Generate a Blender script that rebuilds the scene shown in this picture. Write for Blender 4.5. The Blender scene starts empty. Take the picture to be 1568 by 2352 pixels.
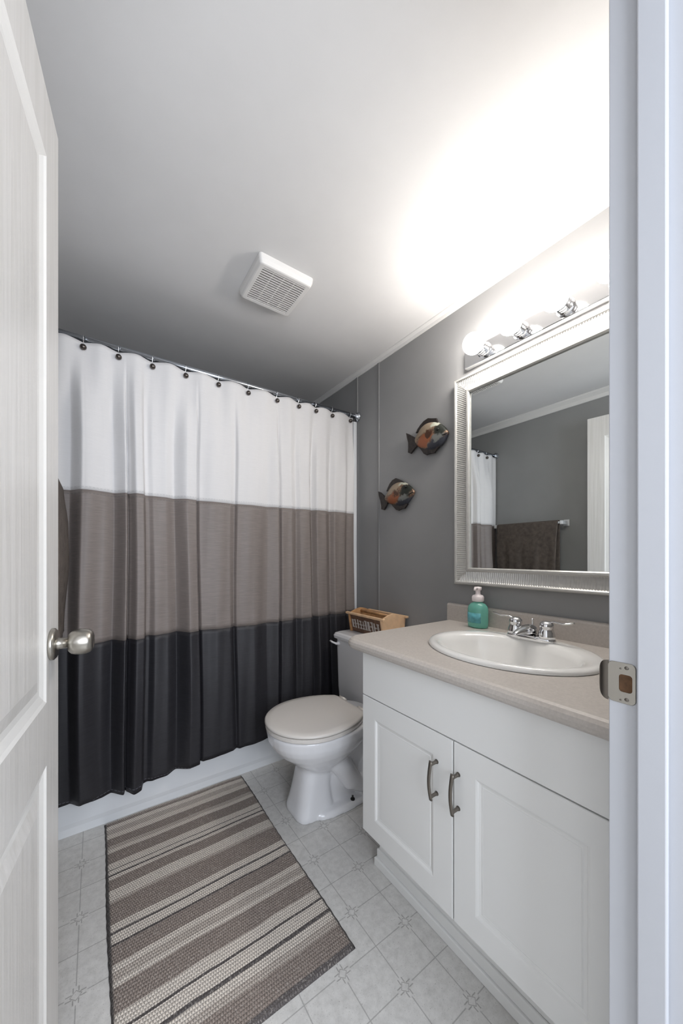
import bpy, bmesh, math, random
from mathutils import Vector, Matrix
random.seed(4)
PI = math.pi
SC = bpy.context.scene
COL = SC.collection

# ------------------------------------------------------------ camera, world, lights, exposure
FPX = 808.0
YAW = math.atan(564 / FPX)
cam_d = bpy.data.cameras.new('camera')
cam_d.sensor_fit = 'HORIZONTAL'
cam_d.sensor_width = 36.0
cam_d.lens = 36.0 * FPX / 1568
cam_d.shift_y = 101.0 / 1568
cam_d.clip_start = 0.02
cam = bpy.data.objects.new('camera', cam_d)
COL.objects.link(cam)
cam.location = (0, 0, 1.12)
cam.rotation_euler = (PI / 2, 0, -YAW)
SC.camera = cam

world = bpy.data.worlds.new('world')
SC.world = world
world.use_nodes = True
wb = world.node_tree.nodes['Background']
wb.inputs[0].default_value = (0.66, 0.78, 1.0, 1)      # daylight arriving down the hallway
wb.inputs[1].default_value = 1.0
sun_w = bpy.data.lights.new('hall_window_daylight', 'AREA'); sun_w.shape = 'RECTANGLE'; sun_w.size = 2.0; sun_w.size_y = 1.3
sun_w.energy = 53; sun_w.color = (0.87, 0.92, 1.0)
win_l = bpy.data.objects.new('hall_window_daylight', sun_w); COL.objects.link(win_l)
win_l.location = (.45, -1.28, 1.45); win_l.rotation_euler = (PI / 2, 0, 0)

BULB_POWER = 54.0
SC.view_settings.view_transform = 'Standard'
SC.view_settings.look = 'None'
SC.view_settings.exposure = 0.3
SC.view_settings.gamma = 1.0
SC.view_settings.use_curve_mapping = False

# ------------------------------------------------------------ key dimensions
XR, XL, YF, YB, ZC = 1.35, -0.20, 0.20, 2.53, 2.27
TUBY = 1.77

# ------------------------------------------------------------ node helper
class NT:
    def __init__(s, mat):
        s.t = mat.node_tree; s.n = s.t.nodes; s.l = s.t.links
    def new(s, typ, **k):
        n = s.n.new(typ)
        for a, b in k.items(): setattr(n, a, b)
        return n
    def put(s, sock, v):
        if isinstance(v, bpy.types.NodeSocket): s.l.new(v, sock)
        else: sock.default_value = v
    def m(s, op, a, b=0.0, c=0.0):
        n = s.new('ShaderNodeMath', operation=op)
        s.put(n.inputs[0], a); s.put(n.inputs[1], b); s.put(n.inputs[2], c)
        return n.outputs[0]
    def mix(s, f, a, b):
        n = s.new('ShaderNodeMix', data_type='RGBA')
        s.put(n.inputs[0], f); s.put(n.inputs[6], a); s.put(n.inputs[7], b)
        return n.outputs[2]
    def pos(s):
        return s.new('ShaderNodeTexCoord').outputs['Object']
    def xyz(s, v=None):
        n = s.new('ShaderNodeSeparateXYZ'); s.l.new(v or s.pos(), n.inputs[0])
        return n.outputs
    def noise(s, scale, detail=3, vec=None, rough=0.5, stretch=None):
        n = s.new('ShaderNodeTexNoise'); n.inputs['Scale'].default_value = scale
        n.inputs['Detail'].default_value = detail; n.inputs['Roughness'].default_value = rough
        v = vec or s.pos()
        if stretch:
            mp = s.new('ShaderNodeMapping'); mp.inputs['Scale'].default_value = stretch
            s.l.new(v, mp.inputs[0]); v = mp.outputs[0]
        s.l.new(v, n.inputs['Vector'])
        return n.outputs['Fac']
    def ramp(s, f, stops, interp='LINEAR'):
        n = s.new('ShaderNodeValToRGB'); n.color_ramp.interpolation = interp
        e = n.color_ramp.elements
        while len(e) > 1: e.remove(e[-1])
        e[0].position = stops[0][0]; e[0].color = stops[0][1]
        for p, c in stops[1:]:
            q = e.new(p); q.color = c
        s.l.new(f, n.inputs[0]); return n.outputs[0]
    def step(s, x, edge, w):
        n = s.new('ShaderNodeMapRange', interpolation_type='SMOOTHSTEP')
        s.put(n.inputs[0], x); n.inputs[1].default_value = edge - w; n.inputs[2].default_value = edge + w
        return n.outputs[0]

def C(r, g=None, b=None):
    """sRGB 0..255 -> linear"""
    if g is None: g = b = r
    f = lambda c: (c / 255 / 12.92) if c / 255 <= .04045 else ((c / 255 + .055) / 1.055) ** 2.4
    return (f(r), f(g), f(b), 1)

def mat(name, col, rough=0.5, metal=0.0, spec=None, noise=None, bump=None, coat=0.0, sheen=0.0):
    """noise=(scale, amount) varies the colour; bump=(scale, strength, stretch)"""
    M = bpy.data.materials.new(name); M.use_nodes = True
    P = M.node_tree.nodes['Principled BSDF']; T = NT(M)
    P.inputs['Base Color'].default_value = col
    P.inputs['Roughness'].default_value = rough
    P.inputs['Metallic'].default_value = metal
    if spec is not None: P.inputs['Specular IOR Level'].default_value = spec
    P.inputs['Coat Weight'].default_value = coat
    P.inputs['Sheen Weight'].default_value = sheen
    if noise:
        f = T.noise(noise[0], 4)
        k = noise[1]
        lo = tuple(c * (1 - k) for c in col[:3]) + (1,); hi = tuple(min(1, c * (1 + k)) for c in col[:3]) + (1,)
        T.l.new(T.ramp(f, [(.3, lo), (.7, hi)]), P.inputs['Base Color'])
    if bump:
        f = T.noise(bump[0], 5, stretch=bump[2] if len(bump) > 2 else None)
        b = T.new('ShaderNodeBump'); b.inputs['Strength'].default_value = bump[1]
        b.inputs['Distance'].default_value = 0.002
        T.l.new(f, b.inputs['Height']); T.l.new(b.outputs[0], P.inputs['Normal'])
    return M

M = {}
M['ceiling'] = mat('ceiling_paint', C(226, 225, 224), .9, noise=(9, .012), bump=(60, .05))
M['wall'] = mat('grey_wall_paint', C(146, 146, 146), .55, noise=(5, .03), bump=(90, .05), spec=.35)
M['wall_dark'] = mat('grey_batten_paint', C(130, 130, 130), .5)
M['trim'] = mat('white_trim_paint', C(225, 224, 222), .4, bump=(40, .03))
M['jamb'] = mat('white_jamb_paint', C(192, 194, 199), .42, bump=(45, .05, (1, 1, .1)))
M['hall_wall'] = mat('hall_wall_paint', C(205, 203, 200), .8, noise=(4, .02))
M['door'] = mat('door_white_woodgrain', C(210, 207, 203), .36, bump=(70, .5, (1, 1, .03)))
_T = NT(M['door']); _g = _T.noise(110, 4, stretch=(1, 1, .025))
_T.l.new(_T.ramp(_g, [(.35, C(205, 202, 197)), (.55, C(212, 209, 205)), (.7, C(215, 212, 208))]), M['door'].node_tree.nodes['Principled BSDF'].inputs['Base Color'])
M['door_mould'] = mat('door_moulding', C(226, 224, 220), .3)
M['cab'] = mat('cabinet_white', C(234, 234, 232), .38, bump=(20, .02))
M['counter'] = mat('laminate_greige', C(188, 181, 174), .42, noise=(160, .07))
M['ceramic'] = mat('white_porcelain', C(228, 228, 230), .09, coat=.4)
M['seat'] = mat('seat_plastic', C(216, 211, 205), .28)
M['sink'] = mat('sink_porcelain', C(236, 235, 232), .1, coat=.4)
M['tub'] = mat('tub_acrylic', C(226, 228, 230), .22)
M['chrome'] = mat('chrome', C(225, 225, 226), .07, 1.0)
M['chrome_rod'] = mat('rod_chrome', C(200, 205, 212), .16, 1.0)
M['nickel'] = mat('brushed_nickel', C(176, 172, 164), .3, 1.0, bump=(200, .1, (1, 1, .05)))
M['nickel_dark'] = mat('dark_nickel', C(128, 122, 115), .35, 1.0)
M['hook'] = mat('hook_metal', C(98, 92, 88), .3, 1.0)
M['black'] = mat('black_metal', C(18, 18, 18), .5)
M['dark_hole'] = mat('raw_wood_recess', C(92, 66, 44), .9, noise=(80, .4))
M['vent'] = mat('vent_plastic', C(232, 230, 227), .45)
M['vent_in'] = mat('vent_inside', C(120, 118, 114), .8)
M['frame'] = mat('silver_white_frame', C(196, 195, 191), .32, .35, noise=(70, .05))
M['mirror'] = mat('mirror_glass', C(222, 225, 224), .0, 1.0)
M['pump'] = mat('pump_plastic', C(236, 226, 226), .35)
M['wood'] = mat('basket_wood', C(186, 142, 98), .55, noise=(30, .25), bump=(50, .3, (1, .12, 1)))
M['wood_light'] = mat('basket_rim_wood', C(222, 186, 148), .5, noise=(25, .12))
M['wood_dark'] = mat('basket_front_wood', C(112, 84, 66), .6, noise=(30, .25))
M['lettering'] = mat('pale_painted_lettering', C(208, 200, 192), .6, noise=(200, .1))
M['towel'] = mat('brown_terry', C(86, 77, 70), .95, noise=(40, .25), bump=(260, 1.0))
M['hose'] = mat('braided_hose', C(120, 120, 122), .4, .7)
M['dark_plastic'] = mat('dark_plastic', C(30, 28, 28), .5)

# light bulb
Mb = bpy.data.materials.new('lit_bulb_glass'); Mb.use_nodes = True
Pb = Mb.node_tree.nodes['Principled BSDF']
Pb.inputs['Base Color'].default_value = (1, 1, 1, 1)
Pb.inputs['Emission Color'].default_value = (1.0, 0.95, 0.90, 1)
Pb.inputs['Emission Strength'].default_value = BULB_POWER
M['bulb'] = Mb

# soap: translucent teal
Ms = mat('teal_soap', C(70, 170, 150), .06)
Ps = Ms.node_tree.nodes['Principled BSDF']
Ps.inputs['Base Color'].default_value = C(150, 230, 212); Ps.inputs['Transmission Weight'].default_value = .55
Ps.inputs['IOR'].default_value = 1.36
M['soap'] = Ms
M['soap_label'] = mat('soap_label_blue', C(96, 170, 178), .4, noise=(60, .25))

# vinyl floor: square grid lines with a small motif at every other crossing
Mf = mat('vinyl_floor', C(178, 176, 172), .38)
T = NT(Mf); P = Mf.node_tree.nodes['Principled BSDF']
x, y, _ = T.xyz()
PIT = 0.1168
gx = T.m('DIVIDE', T.m('SUBTRACT', x, 0.659 - 20 * PIT), PIT)
gy = T.m('DIVIDE', T.m('SUBTRACT', y, 0.655 - 20 * PIT), PIT)
rx = T.m('ROUND', gx); ry = T.m('ROUND', gy)
dx = T.m('MULTIPLY', T.m('SUBTRACT', gx, rx), PIT); dy = T.m('MULTIPLY', T.m('SUBTRACT', gy, ry), PIT)
ax = T.m('ABSOLUTE', dx); ay = T.m('ABSOLUTE', dy)
par = T.m('MODULO', T.m('ADD', rx, ry), 2.0)              # 0 -> motif
ismot = T.m('SUBTRACT', 1.0, T.m('MINIMUM', par, 1.0))
line = T.m('SUBTRACT', 1.0, T.step(T.m('MINIMUM', ax, ay), .0013, .0008))
rad = T.m('SQRT', T.m('ADD', T.m('MULTIPLY', dx, dx), T.m('MULTIPLY', dy, dy)))
inside = T.m('SUBTRACT', 1.0, T.step(rad, .024, .002))
line = T.m('MULTIPLY', line, T.m('SUBTRACT', 1.0, T.m('MULTIPLY', inside, ismot)))
# motif: eight short ticks around a small open square
u2 = T.m('SUBTRACT', T.m('MAXIMUM', ax, ay), .0155); v2 = T.m('SUBTRACT', T.m('MINIMUM', ax, ay), .006)
tick = T.m('MULTIPLY', T.m('SUBTRACT', 1.0, T.step(T.m('ABSOLUTE', u2), .0065, .001)),
           T.m('SUBTRACT', 1.0, T.step(T.m('ABSOLUTE', v2), .0013, .0008)))
sq = T.m('SUBTRACT', 1.0, T.step(T.m('ABSOLUTE', T.m('SUBTRACT', T.m('ADD', ax, ay), .0125)), .0012, .0008))
mot = T.m('MULTIPLY', T.m('MAXIMUM', tick, sq), ismot)
mottle = T.noise(42, 6, rough=.7); fine = T.noise(300, 3)
base = T.ramp(mottle, [(.32, C(194, 192, 188)), (.5, C(206, 204, 200)), (.68, C(216, 214, 210))])
spk = T.mix(T.step(fine, .66, .03), base, C(172, 170, 165))
c1 = T.mix(T.m('MULTIPLY', line, .5), spk, C(112, 110, 107))
c2 = T.mix(T.m('MULTIPLY', mot, .6), c1, C(112, 108, 104))
T.l.new(c2, P.inputs['Base Color'])
M['floor'] = Mf

# rug: woven stripes across the short side
def rug_material():
    m_ = mat('woven_rug', C(120, 110, 104), .95)
    T = NT(m_); P = m_.node_tree.nodes['Principled BSDF']
    x, y, _ = T.xyz()
    wob = T.m('MULTIPLY', T.m('SUBTRACT', T.noise(7, 2), .5), .010)
    f = T.m('DIVIDE', T.m('SUBTRACT', T.m('ADD', y, wob), .80), .97)
    L, Mi, D, K = C(240, 230, 218), C(205, 194, 183), C(160, 147, 138), C(98, 93, 92)
    st = [(0, K), (.012, D), (.075, Mi), (.10, L), (.125, K), (.133, L), (.175, K), (.183, L), (.215, D), (.285, L), (.30, Mi),
          (.325, L), (.345, D), (.40, K), (.408, L), (.44, K), (.448, L), (.475, D), (.555, Mi), (.57, L), (.61, D), (.66, L), (.675, K), (.682, L),
          (.70, K), (.707, L), (.735, D), (.79, L), (.81, Mi), (.83, D), (.875, L), (.90, Mi), (.93, L), (.955, D), (.97, Mi)]
    ra = None
    # ColorRamp holds 32 stops: split in two
    a = T.ramp(f, [s for s in st if s[0] < .5], 'CONSTANT')
    b = T.ramp(f, [s for s in st if s[0] >= .45], 'CONSTANT')
    ra = T.mix(T.m('GREATER_THAN', f, .5), a, b)
    px_ = .0066; py_ = .0088
    row = T.m('FLOOR', T.m('DIVIDE', y, py_))
    sh = T.m('MULTIPLY', T.m('MODULO', row, 2.0), px_ * .5)
    cx = T.m('PINGPONG', T.m('ADD', T.m('ADD', x, sh), 5.0), px_ / 2)
    cy = T.m('PINGPONG', T.m('ADD', y, 5.0), py_ / 2)
    kx = T.m('DIVIDE', cx, px_ / 2); ky = T.m('DIVIDE', cy, py_ / 2)
    knot = T.m('MULTIPLY', kx, T.m('POWER', ky, .5))
    nz = T.noise(230, 2)
    kk = T.m('ADD', T.m('MULTIPLY', knot, .8), T.m('MULTIPLY', nz, .35))
    dark = T.mix(T.step(kk, .42, .22), T.mix(.66, ra, C(58, 52, 48)), ra)
    spk = T.mix(T.m('MULTIPLY', T.step(T.noise(260, 1, stretch=(1, .6, 1)), .62, .06), .26), dark, C(214, 206, 196))
    # edging
    ex = T.m('MINIMUM', T.m('SUBTRACT', x, .030), T.m('SUBTRACT', .607, x))
    fin = T.mix(T.m('SUBTRACT', 1.0, T.step(ex, .006, .003)), spk, C(86, 82, 80))
    T.l.new(fin, P.inputs['Base Color'])
    bp = T.new('ShaderNodeBump'); bp.inputs['Strength'].default_value = .9; bp.inputs['Distance'].default_value = .003
    T.l.new(kk, bp.inputs['Height']); T.l.new(bp.outputs[0], P.inputs['Normal'])
    return m_
M['rug'] = rug_material()

# curtain fabrics with fine horizontal slub and seam stitching
def fabric(name, col, stitches=(), scol=None, amt=.08, rough=.8, sheen=.1):
    m_ = mat(name, col, rough, sheen=sheen)
    T = NT(m_); P = m_.node_tree.nodes['Principled BSDF']
    x, y, z = T.xyz()
    n = T.noise(90, 3, stretch=(.25, .25, 5))
    lo = tuple(c * (1 - amt) for c in col[:3]) + (1,); hi = tuple(min(1, c * (1 + amt)) for c in col[:3]) + (1,)
    c = T.ramp(n, [(.35, lo), (.65, hi)])
    for zs in stitches:
        s = T.m('SUBTRACT', 1.0, T.step(T.m('ABSOLUTE', T.m('SUBTRACT', z, zs)), .0012, .0006))
        d = T.m('GREATER_THAN', T.m('PINGPONG', T.m('ADD', x, 3.0), .006), .002)
        c = T.mix(T.m('MULTIPLY', T.m('MULTIPLY', s, d), .6), c, scol)
    T.l.new(c, P.inputs['Base Color'])
    w = T.noise(14, 3, stretch=(1, 1, .3)); b = T.new('ShaderNodeBump')
    b.inputs['Strength'].default_value = .35; b.inputs['Distance'].default_value = .006
    T.l.new(w, b.inputs['Height']); T.l.new(b.outputs[0], P.inputs['Normal'])
    return m_
M['cur_white'] = fabric('white_curtain_cloth', C(216, 214, 213), (1.390,), C(180), .015)
M['cur_grey'] = fabric('taupe_curtain_cloth', C(122, 113, 108), (1.366,), C(90), .1, .55, .0)
M['cur_black'] = fabric('charcoal_curtain_cloth', C(37, 36, 40), (.166,), C(120, 120, 130), .18, .55, .0)

# fish body: copper flank, pale back and belly, dark head (pattern follows the body)
def fish_material(hx, hz, tilt):
    m_ = mat('painted_fish', C(160, 140, 120), .38, .3, bump=(150, .5))
    T = NT(m_); P = m_.node_tree.nodes['Principled BSDF']
    x, y, z = T.xyz()
    a = T.m('SUBTRACT', hx, y); b = T.m('SUBTRACT', z, hz)       # a grows towards the head
    ct, st_ = math.cos(tilt), math.sin(tilt)
    u = T.m('ADD', T.m('MULTIPLY', a, ct), T.m('MULTIPLY', b, st_))
    v = T.m('SUBTRACT', T.m('MULTIPLY', b, ct), T.m('MULTIPLY', a, st_))
    nz = T.m('MULTIPLY', T.m('SUBTRACT', T.noise(34, 3), .5), .05)
    def blob(cu, cv, ru, rv):
        d = T.m('ADD', T.m('POWER', T.m('DIVIDE', T.m('SUBTRACT', T.m('ADD', u, nz), cu), ru), 2.0),
                T.m('POWER', T.m('DIVIDE', T.m('SUBTRACT', T.m('ADD', v, nz), cv), rv), 2.0))
        return T.m('SUBTRACT', 1.0, T.step(d, 1.0, .45))
    scale = T.noise(120, 2)
    c = T.mix(T.step(scale, .5, .1), C(138, 112, 90), C(92, 72, 58))
    c = T.mix(blob(-.02, .045, .10, .022), c, C(152, 136, 116))
    c = T.mix(blob(-.030, -.010, .055, .026), c, C(150, 88, 54))
    c = T.mix(blob(.005, .004, .024, .018), c, C(74, 46, 30))
    c = T.mix(blob(.02, -.062, .09, .022), c, C(62, 64, 72))
    c = T.mix(blob(.045, -.035, .035, .018), c, C(122, 124, 120))
    c = T.mix(blob(.072, -.004, .034, .032), c, C(34, 38, 32))
    c = T.mix(blob(.070, .040, .040, .014), c, C(190, 192, 176))
    T.l.new(c, P.inputs['Base Color'])
    return m_

# ------------------------------------------------------------ mesh helpers
def link(name, bm, m=None, parent=None, smooth=False, recalc=True):
    me = bpy.data.meshes.new(name)
    if recalc: bmesh.ops.recalc_face_normals(bm, faces=bm.faces)
    bm.to_mesh(me); bm.free()
    o = bpy.data.objects.new(name, me); COL.objects.link(o)
    for mm in (m if isinstance(m, (list, tuple)) else [m]):
        if mm: me.materials.append(mm)
    if smooth:
        for p in me.polygons: p.use_smooth = True
    if parent: o.parent = parent; 
    if parent:
        o.matrix_parent_inverse = Matrix.Translation(-Vector(parent.location)) if not parent.rotation_euler[2] else Matrix()
    return o

def thing(name, label, cat, loc=(0, 0, 0), group=None, kind=None):
    o = bpy.data.objects.new(name, None); COL.objects.link(o)
    o.location = loc; o.empty_display_size = .05
    if label: o['label'] = label
    if cat: o['category'] = cat
    if group: o['group'] = group
    if kind: o['kind'] = kind
    return o

def tag(o, label, cat, group=None):
    o['label'] = label; o['category'] = cat
    if group: o['group'] = group
    return o

def struct(o, label=None):
    o['kind'] = 'structure'
    if label: o['label'] = label
    return o

def box(bm, x0, x1, y0, y1, z0, z1, bev=0.0, seg=2, mi=0):
    vs = [bm.verts.new(p) for p in ((x0, y0, z0), (x1, y0, z0), (x1, y1, z0), (x0, y1, z0), (x0, y0, z1), (x1, y0, z1), (x1, y1, z1), (x0, y1, z1))]
    fs = [bm.faces.new([vs[i] for i in q]) for q in ((0, 3, 2, 1), (4, 5, 6, 7), (0, 1, 5, 4), (1, 2, 6, 5), (2, 3, 7, 6), (3, 0, 4, 7))]
    for f in fs: f.material_index = mi
    if bev:
        es = {e for f in fs for e in f.edges}
        bmesh.ops.bevel(bm, geom=list(es), offset=bev, segments=seg, affect='EDGES', profile=.5)
    return vs

def B(*a, **k):
    bm = bmesh.new(); box(bm, *a, **k); return bm

def frame_of(d):
    d = Vector(d).normalized()
    up = Vector((0, 0, 1)) if abs(d.z) < .9 else Vector((1, 0, 0))
    s = d.cross(up).normalized(); return s, s.cross(d).normalized()

def tube(bm, pts, r, seg=14, cap=True, flat=1.0):
    pts = [Vector(p) for p in pts]
    rs = r if isinstance(r, (list, tuple)) else [r] * len(pts)
    rings = []; s = None
    for i, p in enumerate(pts):
        d = (pts[min(i + 1, len(pts) - 1)] - pts[max(i - 1, 0)]).normalized()
        if s is None: s, t = frame_of(d)
        else:
            s = (s - d * s.dot(d)).normalized(); t = s.cross(d).normalized()
        rings.append([bm.verts.new(p + rs[i] * (math.cos(2 * PI * k / seg) * s + flat * math.sin(2 * PI * k / seg) * t)) for k in range(seg)])
    for a, b in zip(rings, rings[1:]):
        for k in range(seg): bm.faces.new((a[k], a[(k + 1) % seg], b[(k + 1) % seg], b[k]))
    if cap: bm.faces.new(rings[0]); bm.faces.new(rings[-1][::-1])
    return rings

def lathe(bm, prof, org, axis=(0, 0, 1), seg=32):
    """prof: (radius, distance along axis)"""
    a = Vector(axis).normalized(); s, t = frame_of(a); org = Vector(org)
    rings = []
    for r, h in prof:
        if r < 1e-6: rings.append([bm.verts.new(org + a * h)])
        else: rings.append([bm.verts.new(org + a * h + r * (math.cos(2 * PI * k / seg) * s + math.sin(2 * PI * k / seg) * t)) for k in range(seg)])
    for A, Bq in zip(rings, rings[1:]):
        if len(A) == 1 and len(Bq) == 1: continue
        for k in range(seg):
            k2 = (k + 1) % seg
            if len(A) == 1: bm.faces.new((A[0], Bq[k2], Bq[k]))
            elif len(Bq) == 1: bm.faces.new((A[k], A[k2], Bq[0]))
            else: bm.faces.new((A[k], A[k2], Bq[k2], Bq[k]))
    for R, fl in ((rings[0], 0), (rings[-1], 1)):
        if len(R) > 1: bm.faces.new(R if fl else R[::-1])
    return rings

def loft(bm, rings, cap0=True, cap1=True):
    R = [[bm.verts.new(p) for p in r] for r in rings]
    n = len(R[0])
    for a, b in zip(R, R[1:]):
        for k in range(n): bm.faces.new((a[k], a[(k + 1) % n], b[(k + 1) % n], b[k]))
    if cap0: bm.faces.new(R[0][::-1])
    if cap1: bm.faces.new(R[-1])
    return R

def prism(bm, poly, axis, a0, a1, bev=0):
    """poly of 2-D points in the two axes other than axis, extruded a0..a1"""
    def P3(p, a):
        if axis == 'x': return (a, p[0], p[1])
        if axis == 'y': return (p[0], a, p[1])
        return (p[0], p[1], a)
    A = [bm.verts.new(P3(p, a0)) for p in poly]; Bv = [bm.verts.new(P3(p, a1)) for p in poly]
    n = len(poly); fs = [bm.faces.new(A[::-1]), bm.faces.new(Bv)]
    for k in range(n): fs.append(bm.faces.new((A[k], A[(k + 1) % n], Bv[(k + 1) % n], Bv[k])))
    if bev:
        es = {e for f in fs[:2] for e in f.edges}
        bmesh.ops.bevel(bm, geom=list(es), offset=bev, segments=3, affect='EDGES', profile=.5)

def modsub(o, lv=2):
    m_ = o.modifiers.new('subdivision', 'SUBSURF'); m_.levels = lv; m_.render_levels = lv

# ============================================================ THE ROOM
struct(link('floor', B(-1.05, 2.1, -1.4, YB + .1, -.05, 0), M['floor']))
struct(link('ceiling', B(-1.05, 2.1, -1.4, YB + .1, ZC, ZC + .08), M['ceiling']))
struct(link('wall_right', B(XR, XR + .1, .085, YB + .1, 0, ZC), M['wall']))
struct(link('wall_left', B(XL - .1, XL, .085, YB + .1, 0, ZC), M['wall']))
struct(link('wall_back', B(XL, XR, YB, YB + .1, 0, ZC), M['wall']))
JX, HX, DH = .62, -.18, 2.10
bm = bmesh.new()
box(bm, JX + .02, XR, .085, YF, 0, ZC)
box(bm, XL, HX - .006, .085, YF, 0, ZC)
box(bm, HX - .006, JX + .02, .085, YF, DH + .015, ZC)
struct(link('wall_front', bm, M['wall']))
# the hallway the camera stands in
bm = bmesh.new()
box(bm, -.95, 2.0, -1.4, -1.3, 0, .8); box(bm, -.95, 2.0, -1.4, -1.3, 2.1, ZC)
box(bm, -.95, -.55, -1.4, -1.3, .8, 2.1); box(bm, 1.45, 2.0, -1.4, -1.3, .8, 2.1)
box(bm, -1.05, -.95, -1.4, .185, 0, ZC); box(bm, 2.0, 2.1, -1.4, .185, 0, ZC)
box(bm, -.95, XL - .1, .085, .185, 0, ZC); box(bm, XR + .1, 2.0, .085, .185, 0, ZC)
struct(link('wall_hall', bm, M['hall_wall']))

# crown strips: small cove where walls meet the ceiling
def crown(name, p0, p1, nrm, w=.02, h=.028):
    bm = bmesh.new()
    prof = [(0, 0), (0, -h), (w * .3, -h), (w * .42, -h * .55), (w, -h * .18), (w, 0)]
    rings = []
    for p in (p0, p1):
        rings.append([(p[0] + nrm[0] * a, p[1] + nrm[1] * a, ZC + b) for a, b in prof])
    loft(bm, rings); return struct(link(name, bm, M['trim']))
crown('trim_1', (XR, YF), (XR, YB), (-1, 0))
crown('trim_2', (XL, YF), (XL, YB), (1, 0), .035, .055)
crown('trim_3', (XL + .02, YB), (XR - .02, YB), (0, -1))
# wall panel battens, painted like the wall
for i, yb in enumerate((1.557,)):
    bm = bmesh.new()
    prism(bm, [(XR, yb - .009), (XR - .004, yb - .007), (XR - .005, yb), (XR - .004, yb + .007), (XR, yb + .009)], 'z', 0, ZC - .028)
    struct(link('trim_4', bm, M['wall_dark']))
bm = bmesh.new(); prism(bm, [(XR, 1.752), (XR - .006, 1.754), (XR - .006, 1.768), (XR, 1.770)], 'z', 1.99, ZC - .028)
struct(link('trim_5', bm, M['wall_dark']))
bm = bmesh.new(); box(bm, XR - .026, XR, 1.764, 1.785, .40, 1.965, .004)
struct(link('trim_6', bm, M['tub']), 'white edge strip of the bath surround')
# white surround panels inside the alcove
bm = bmesh.new()
box(bm, XR - .008, XR, 1.785, YB, .40, 1.90); box(bm, XL, XL + .008, 1.785, YB, .40, 1.90); box(bm, XL + .008, XR - .008, YB - .008, YB, .40, 1.90)
struct(link('trim_7', bm, M['tub']), 'white bath surround panels')
# baseboards (left wall and right wall beside the toilet)
struct(link('baseboard_left', B(XL, XL + .012, YF, TUBY - .01, 0, .07, bev=.003), M['trim']))
struct(link('baseboard_right', B(XR - .012, XR, 1.0, TUBY - .01, 0, .07, bev=.003), M['trim']))

# door frame: jamb, stop and hall-side casing
jf = thing('door_frame', 'white painted door frame with rebate and stop', None, (JX, .14, 0), kind='structure')
jf.name = 'trim_8'
link('jamb', B(JX, JX + .02, .080, YF, 0, DH, bev=.0015), M['jamb'], jf)
link('jamb', B(HX - .006, HX + .008, .080, YF + .002, 0, DH, bev=.0015), M['jamb'], jf)
link('head_jamb', B(HX + .008, JX, .080, YF, DH - .012, DH + .015, bev=.0015), M['jamb'], jf)
link('door_stop', B(JX - .011, JX, .133, .1645, 0, DH - .013, bev=.002), M['jamb'], jf)
link('door_stop', B(HX + .008, HX + .019, .133, .1645, 0, DH - .013, bev=.002), M['jamb'], jf)
link('door_stop', B(HX + .019, JX - .011, .133, .1645, DH - .023, DH - .0125, bev=.002), M['jamb'], jf)
link('casing', B(JX + .006, JX + .066, .066, .085, 0, DH + .06, bev=.004), M['jamb'], jf)
link('casing', B(HX - .066, HX - .002, .066, .085, 0, DH + .06, bev=.004), M['jamb'], jf)
link('casing', B(HX - .002, JX + .006, .066, .085, DH, DH + .06, bev=.004), M['jamb'], jf)

# strike plate: rounded plate with a square hole and a lip curling past the jamb
bm = bmesh.new()
ya, yb_, za, zb = .1675, .2005, .909, .967
hy0, hy1, hz0, hz1 = .1715, .187, .9255, .9505
def rr(y0, y1, z0, z1, r, n=6, near=True):
    pts = []
    for cy, cz, a0 in ((y0 + r, z0 + r, PI), (y1 - r, z0 + r, 1.5 * PI), (y1 - r, z1 - r, 0), (y0 + r, z1 - r, .5 * PI)):
        for k in range(n + 1):
            a = a0 + k * .5 * PI / n
            pts.append((cy + r * math.cos(a), cz + r * math.sin(a)))
    return pts
out = rr(ya, yb_, za, zb, .0065); inn = rr(hy0, hy1, hz0, hz1, .004)
R = []
for X_, pts in ((JX - .0016, out), (JX - .0022, [(p[0] * .97 + .184 * .03, p[1] * .98 + .938 * .02) for p in out]), (JX - .0022, inn), (JX + .0005, inn)):
    R.append([(X_, p[0], p[1]) for p in pts])
R.insert(0, [(JX - .0001, p[0], p[1]) for p in out])
loft(bm, R, False, False)
sp = link('strike_plate', bm, M['nickel'], jf)
sp['label'] = 'nickel strike plate on the door jamb'
# curled lip
bm = bmesh.new(); rings = []
for k in range(9):
    a = k / 8
    ang = a * 1.25
    yy = .2000 + .013 * math.sin(ang) / math.sin(1.25) ; xx = JX - .0022 + .0085 * (1 - math.cos(ang))
    hw = .029 * math.sqrt(max(.02, 1 - (.93 * a) ** 2)) 
    rings.append([(xx, yy, .938 - hw), (xx, yy, .938 + hw), (xx + .0018, yy, .938 + hw), (xx + .0018, yy, .938 - hw)])
loft(bm, rings); link('lip', bm, M['nickel_dark'], sp, smooth=False)
bm = bmesh.new(); box(bm, JX - .0012, JX - .0004, hy0, hy1, hz0, hz1); link('latch_recess', bm, M['dark_hole'], sp)
bm = bmesh.new()
for zz in (.9155, .9605):
    lathe(bm, [(0, .0003), (.0022, .0004), (.0028, -.0004)], (JX - .0024, .178, zz), (-1, 0, 0), 14)
    lathe(bm, [(0, .0003), (.0012, .0004), (.0014, -.0004)], (JX - .0024, .185, zz - .002), (-1, 0, 0), 10)
link('screw', bm, M['nickel_dark'], sp, smooth=True)

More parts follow.
